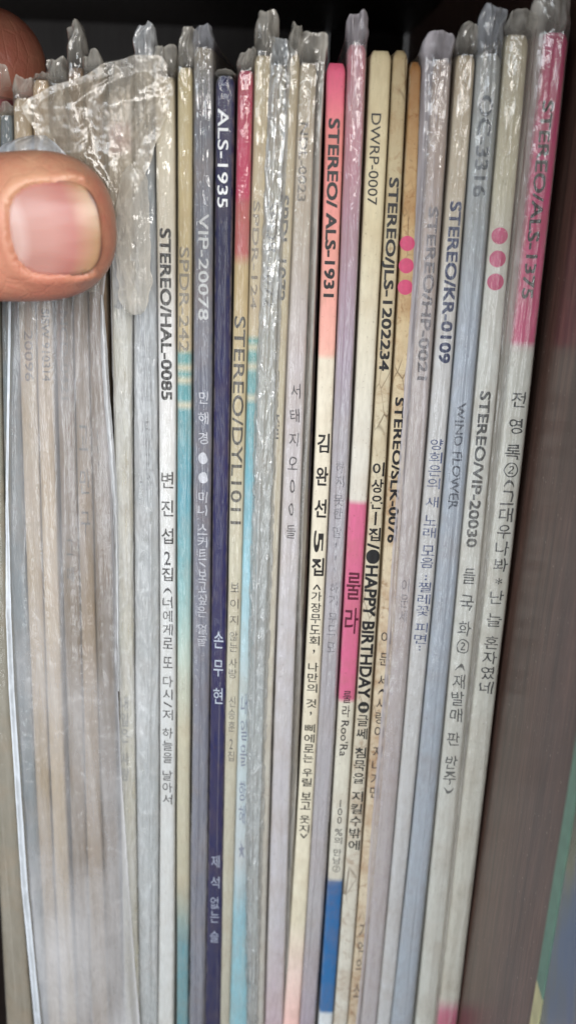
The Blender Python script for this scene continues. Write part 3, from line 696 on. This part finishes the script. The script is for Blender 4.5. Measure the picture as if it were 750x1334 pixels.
# index finger hooked over the tops behind the sleeves; the others curl into the palm
ip = bp(-12, 86, 60); itip = np.array([ip[0], 60, ip[1]])
parts.append(chain([tuple(kn[0]) + (11,), (kn[0][0] + 14, 22, itip[2] + 12, 11.2), (itip[0] - 16, 50, itip[2] + 5, 12.4), tuple(itip) + (12.6,)]))
for i in (1, 2, 3):
    k_ = kn[i]
    parts.append(chain([tuple(k_) + (10.5,), tuple(k_ + np.array([24 - 2 * i, 8, -4])) + (9.4,), tuple(k_ + np.array([28 - 2 * i, -8, -6])) + (8.6,), tuple(k_ + np.array([12, -14, -6])) + (7.6,)]))
Va = []; Fa = []
for v_, f_ in parts:
    o_ = len(Va); Va += list(v_); Fa += [tuple(q + o_ for q in ff) for ff in f_]
tmp = mesh_obj('tmp', Va, Fa)
rm = tmp.modifiers.new('r', 'REMESH'); rm.mode = 'VOXEL'; rm.voxel_size = .42 * S; rm.use_smooth_shade = True
sm = tmp.modifiers.new('s', 'SMOOTH'); sm.factor = .5; sm.iterations = 10
dg = bpy.context.evaluated_depsgraph_get(); me = bpy.data.meshes.new_from_object(tmp.evaluated_get(dg)); me.name = 'hand'
bpy.data.objects.remove(tmp)
n_ = len(me.vertices); co = np.empty(n_ * 3, np.float32); me.vertices.foreach_get('co', co); co = co.reshape(-1, 3) / S
rel = co - tip; s_ = rel @ ax; h_ = rel @ up; dy_ = co[:, 1] - TY
bl = np.zeros(n_, np.float32)
for i in np.where((s_ > -3) & (s_ < 46) & (dy_ < 1.0))[0]:
    s, h = float(s_[i]), float(h_[i]); q = nail_in(s, h)
    y = co[i, 1]
    if q > 0:
        y = max(y, nail_depth(s, h) + .15) if q > .5 else max(y, nail_depth(s, h) - .1)
    elif q > -3.2 :                                        # raised folds round the plate, lowest at the free edge
        k = math.exp(-((q + 1.1) / .9) ** 2); fold = .5 if s > 4 else .15
        tgt = nail_depth(s, max(-12.5, min(12.5, h)))
        y = min(y, y * (1 - .5 * k) + (tgt - .35) * .5 * k) if s > 3 else y
        y -= fold * k * .7
    # knuckle creases behind the cuticle
    if s > 16.5 and dy_[i] < -2:
        y += .75 * max(0, math.sin((s - 16.5) * 2.1 + .9 * noise.noise((h * .3, s * .1, 1)) * 3)) ** 2 * math.exp(-((s - 23) / 4.5) ** 2)
        y += .45 * max(0, math.sin((s - 30) * 1.5 + .5 * math.sin(h * .6))) ** 2 * math.exp(-((s - 34) / 4.0) ** 2)
    co[i, 1] = y
bl[:] = np.clip((-h_ - 4) / 9, 0, 1) * np.clip((s_ + 2) / 8, 0, 1) * .9 + np.clip((s_ - 18) / 10, 0, 1) * .6
bl = np.clip(bl, 0, 1)
me.vertices.foreach_set('co', (co * S).ravel())
at = me.attributes.new('blush', 'FLOAT', 'POINT'); at.data.foreach_set('value', bl)
me.polygons.foreach_set('use_smooth', [True] * len(me.polygons)); me.materials.append(skin_mat()); me.update()
HD = bpy.data.objects.new('hand', me); C.objects.link(HD)
HD['label'] = "person's hand from the left, broad bare thumb pinching the sleeves"; HD['category'] = 'hand'
# nail plate
V = []; UV = []; nr, nc = 60, 60
for i in range(nr):
    for j in range(nc):
        a, b = 2 * i / (nr - 1) - 1, 2 * j / (nc - 1) - 1
        # square -> superellipse
        p = 3.0; m_ = max(abs(a), abs(b)); r = (abs(a) ** p + abs(b) ** p) ** (1 / p); k = m_ / r if r > 1e-6 else 1
        a2, b2 = a * k, b * k
        s = (NAIL_S0 + NAIL_S1) / 2 + a2 * (NAIL_S1 - NAIL_S0) / 2; h = b2 * NAIL_H
        ed = max(0, (nail_in(s, h) < .35) and s > 4) * .25
        y = nail_depth(s, h) - .12 + ed + .06 * noise.noise((s * .2, h * .5, 3))
        V.append(tip + ax * s + up * h + np.array([0, y - TY, 0])); UV.append((1 - (s - NAIL_S0) / (NAIL_S1 - NAIL_S0), .5 + .5 * b2))
nail = mesh_obj('fingernail', V, grid_faces(nr, nc), nail_mat(), HD, uv=UV)
so = nail.modifiers.new('t', 'SOLIDIFY'); so.thickness = .45 * S; so.offset = 0

# ------------------------------------------------------------------ jacket standing at the front right
def cover_mat():
    n = NT('printed_cover'); v = n.coords((1, 1, .35)); a = n.noise(v, 26, 4, .55, .4); b_ = n.noise(n.coords((1, 1, .3), loc=(3, 1, 2)), 40, 3, .5)
    c = n.ramp(a, [(0, lin((30, 40, 42))), (.42, lin((52, 62, 62))), (.52, lin((96, 104, 86))), (.6, lin((80, 100, 130))), (.72, lin((44, 54, 58))), (1, lin((34, 42, 46)))])
    c = n.mix(n.rng(b_, .55, .62, 0, .8), c, lin((120, 122, 104)))
    b = n.node('BsdfPrincipled', Roughness=.18); n.link(c, b.inputs['Base Color']); n.link(b.outputs[0], n.out.inputs[0]); return n.m
JK = thing('record_cover', 'dark picture cover with green and yellow edge standing at the far right', 'record')
def skew_box(name, xa, xb, ya, yb, z0, z1, mat, sl=0.0, parent=None):
    zs = np.linspace(z1, z0, 12); V = []
    for z in zs:
        for (x, y) in ((xa, ya), (xb, ya), (xb, yb), (xa, yb)): V.append((x + sl * (z - z0), y, z))
    Fc = [(i * 4 + j, (i + 1) * 4 + j, (i + 1) * 4 + (j + 1) % 4, i * 4 + (j + 1) % 4) for i in range(11) for j in range(4)] + [(0, 1, 2, 3), (47, 46, 45, 44)]
    return mesh_obj(name, V, Fc, mat, parent, smooth=False)
def plain(name, col, r=.4):
    n = NT(name); v = n.coords((1, 1, 1)); c = n.mix(n.rng(n.noise(v, 300, 4, .6), .35, .7, 0, .45), lin(col), lin(tuple(q * .7 for q in col)))
    b = n.node('BsdfPrincipled', Roughness=r); n.link(c, b.inputs['Base Color']); n.link(b.outputs[0], n.out.inputs[0]); return n.m
YC = min(np.arange(-80, -10, .25), key=lambda q: abs(bp(697, 1284, q)[0] - (xw - 4.6)))
zy = bp(697, 1276, YC)[1]
skew_box('jacket', xw - 4.5, xw - .8, YC - 310, YC - 4.1, -311, 4, cover_mat(), 0, JK)
skew_box('green_edge', xw - 4.6, xw - .7, YC - 4, YC, zy, 4, plain('green_print', (98, 140, 122)), 0, JK)
skew_box('yellow_edge', xw - 4.6, xw - .7, YC - 4, YC, -311, zy - .1, plain('yellow_print', (202, 198, 148)), 0, JK)
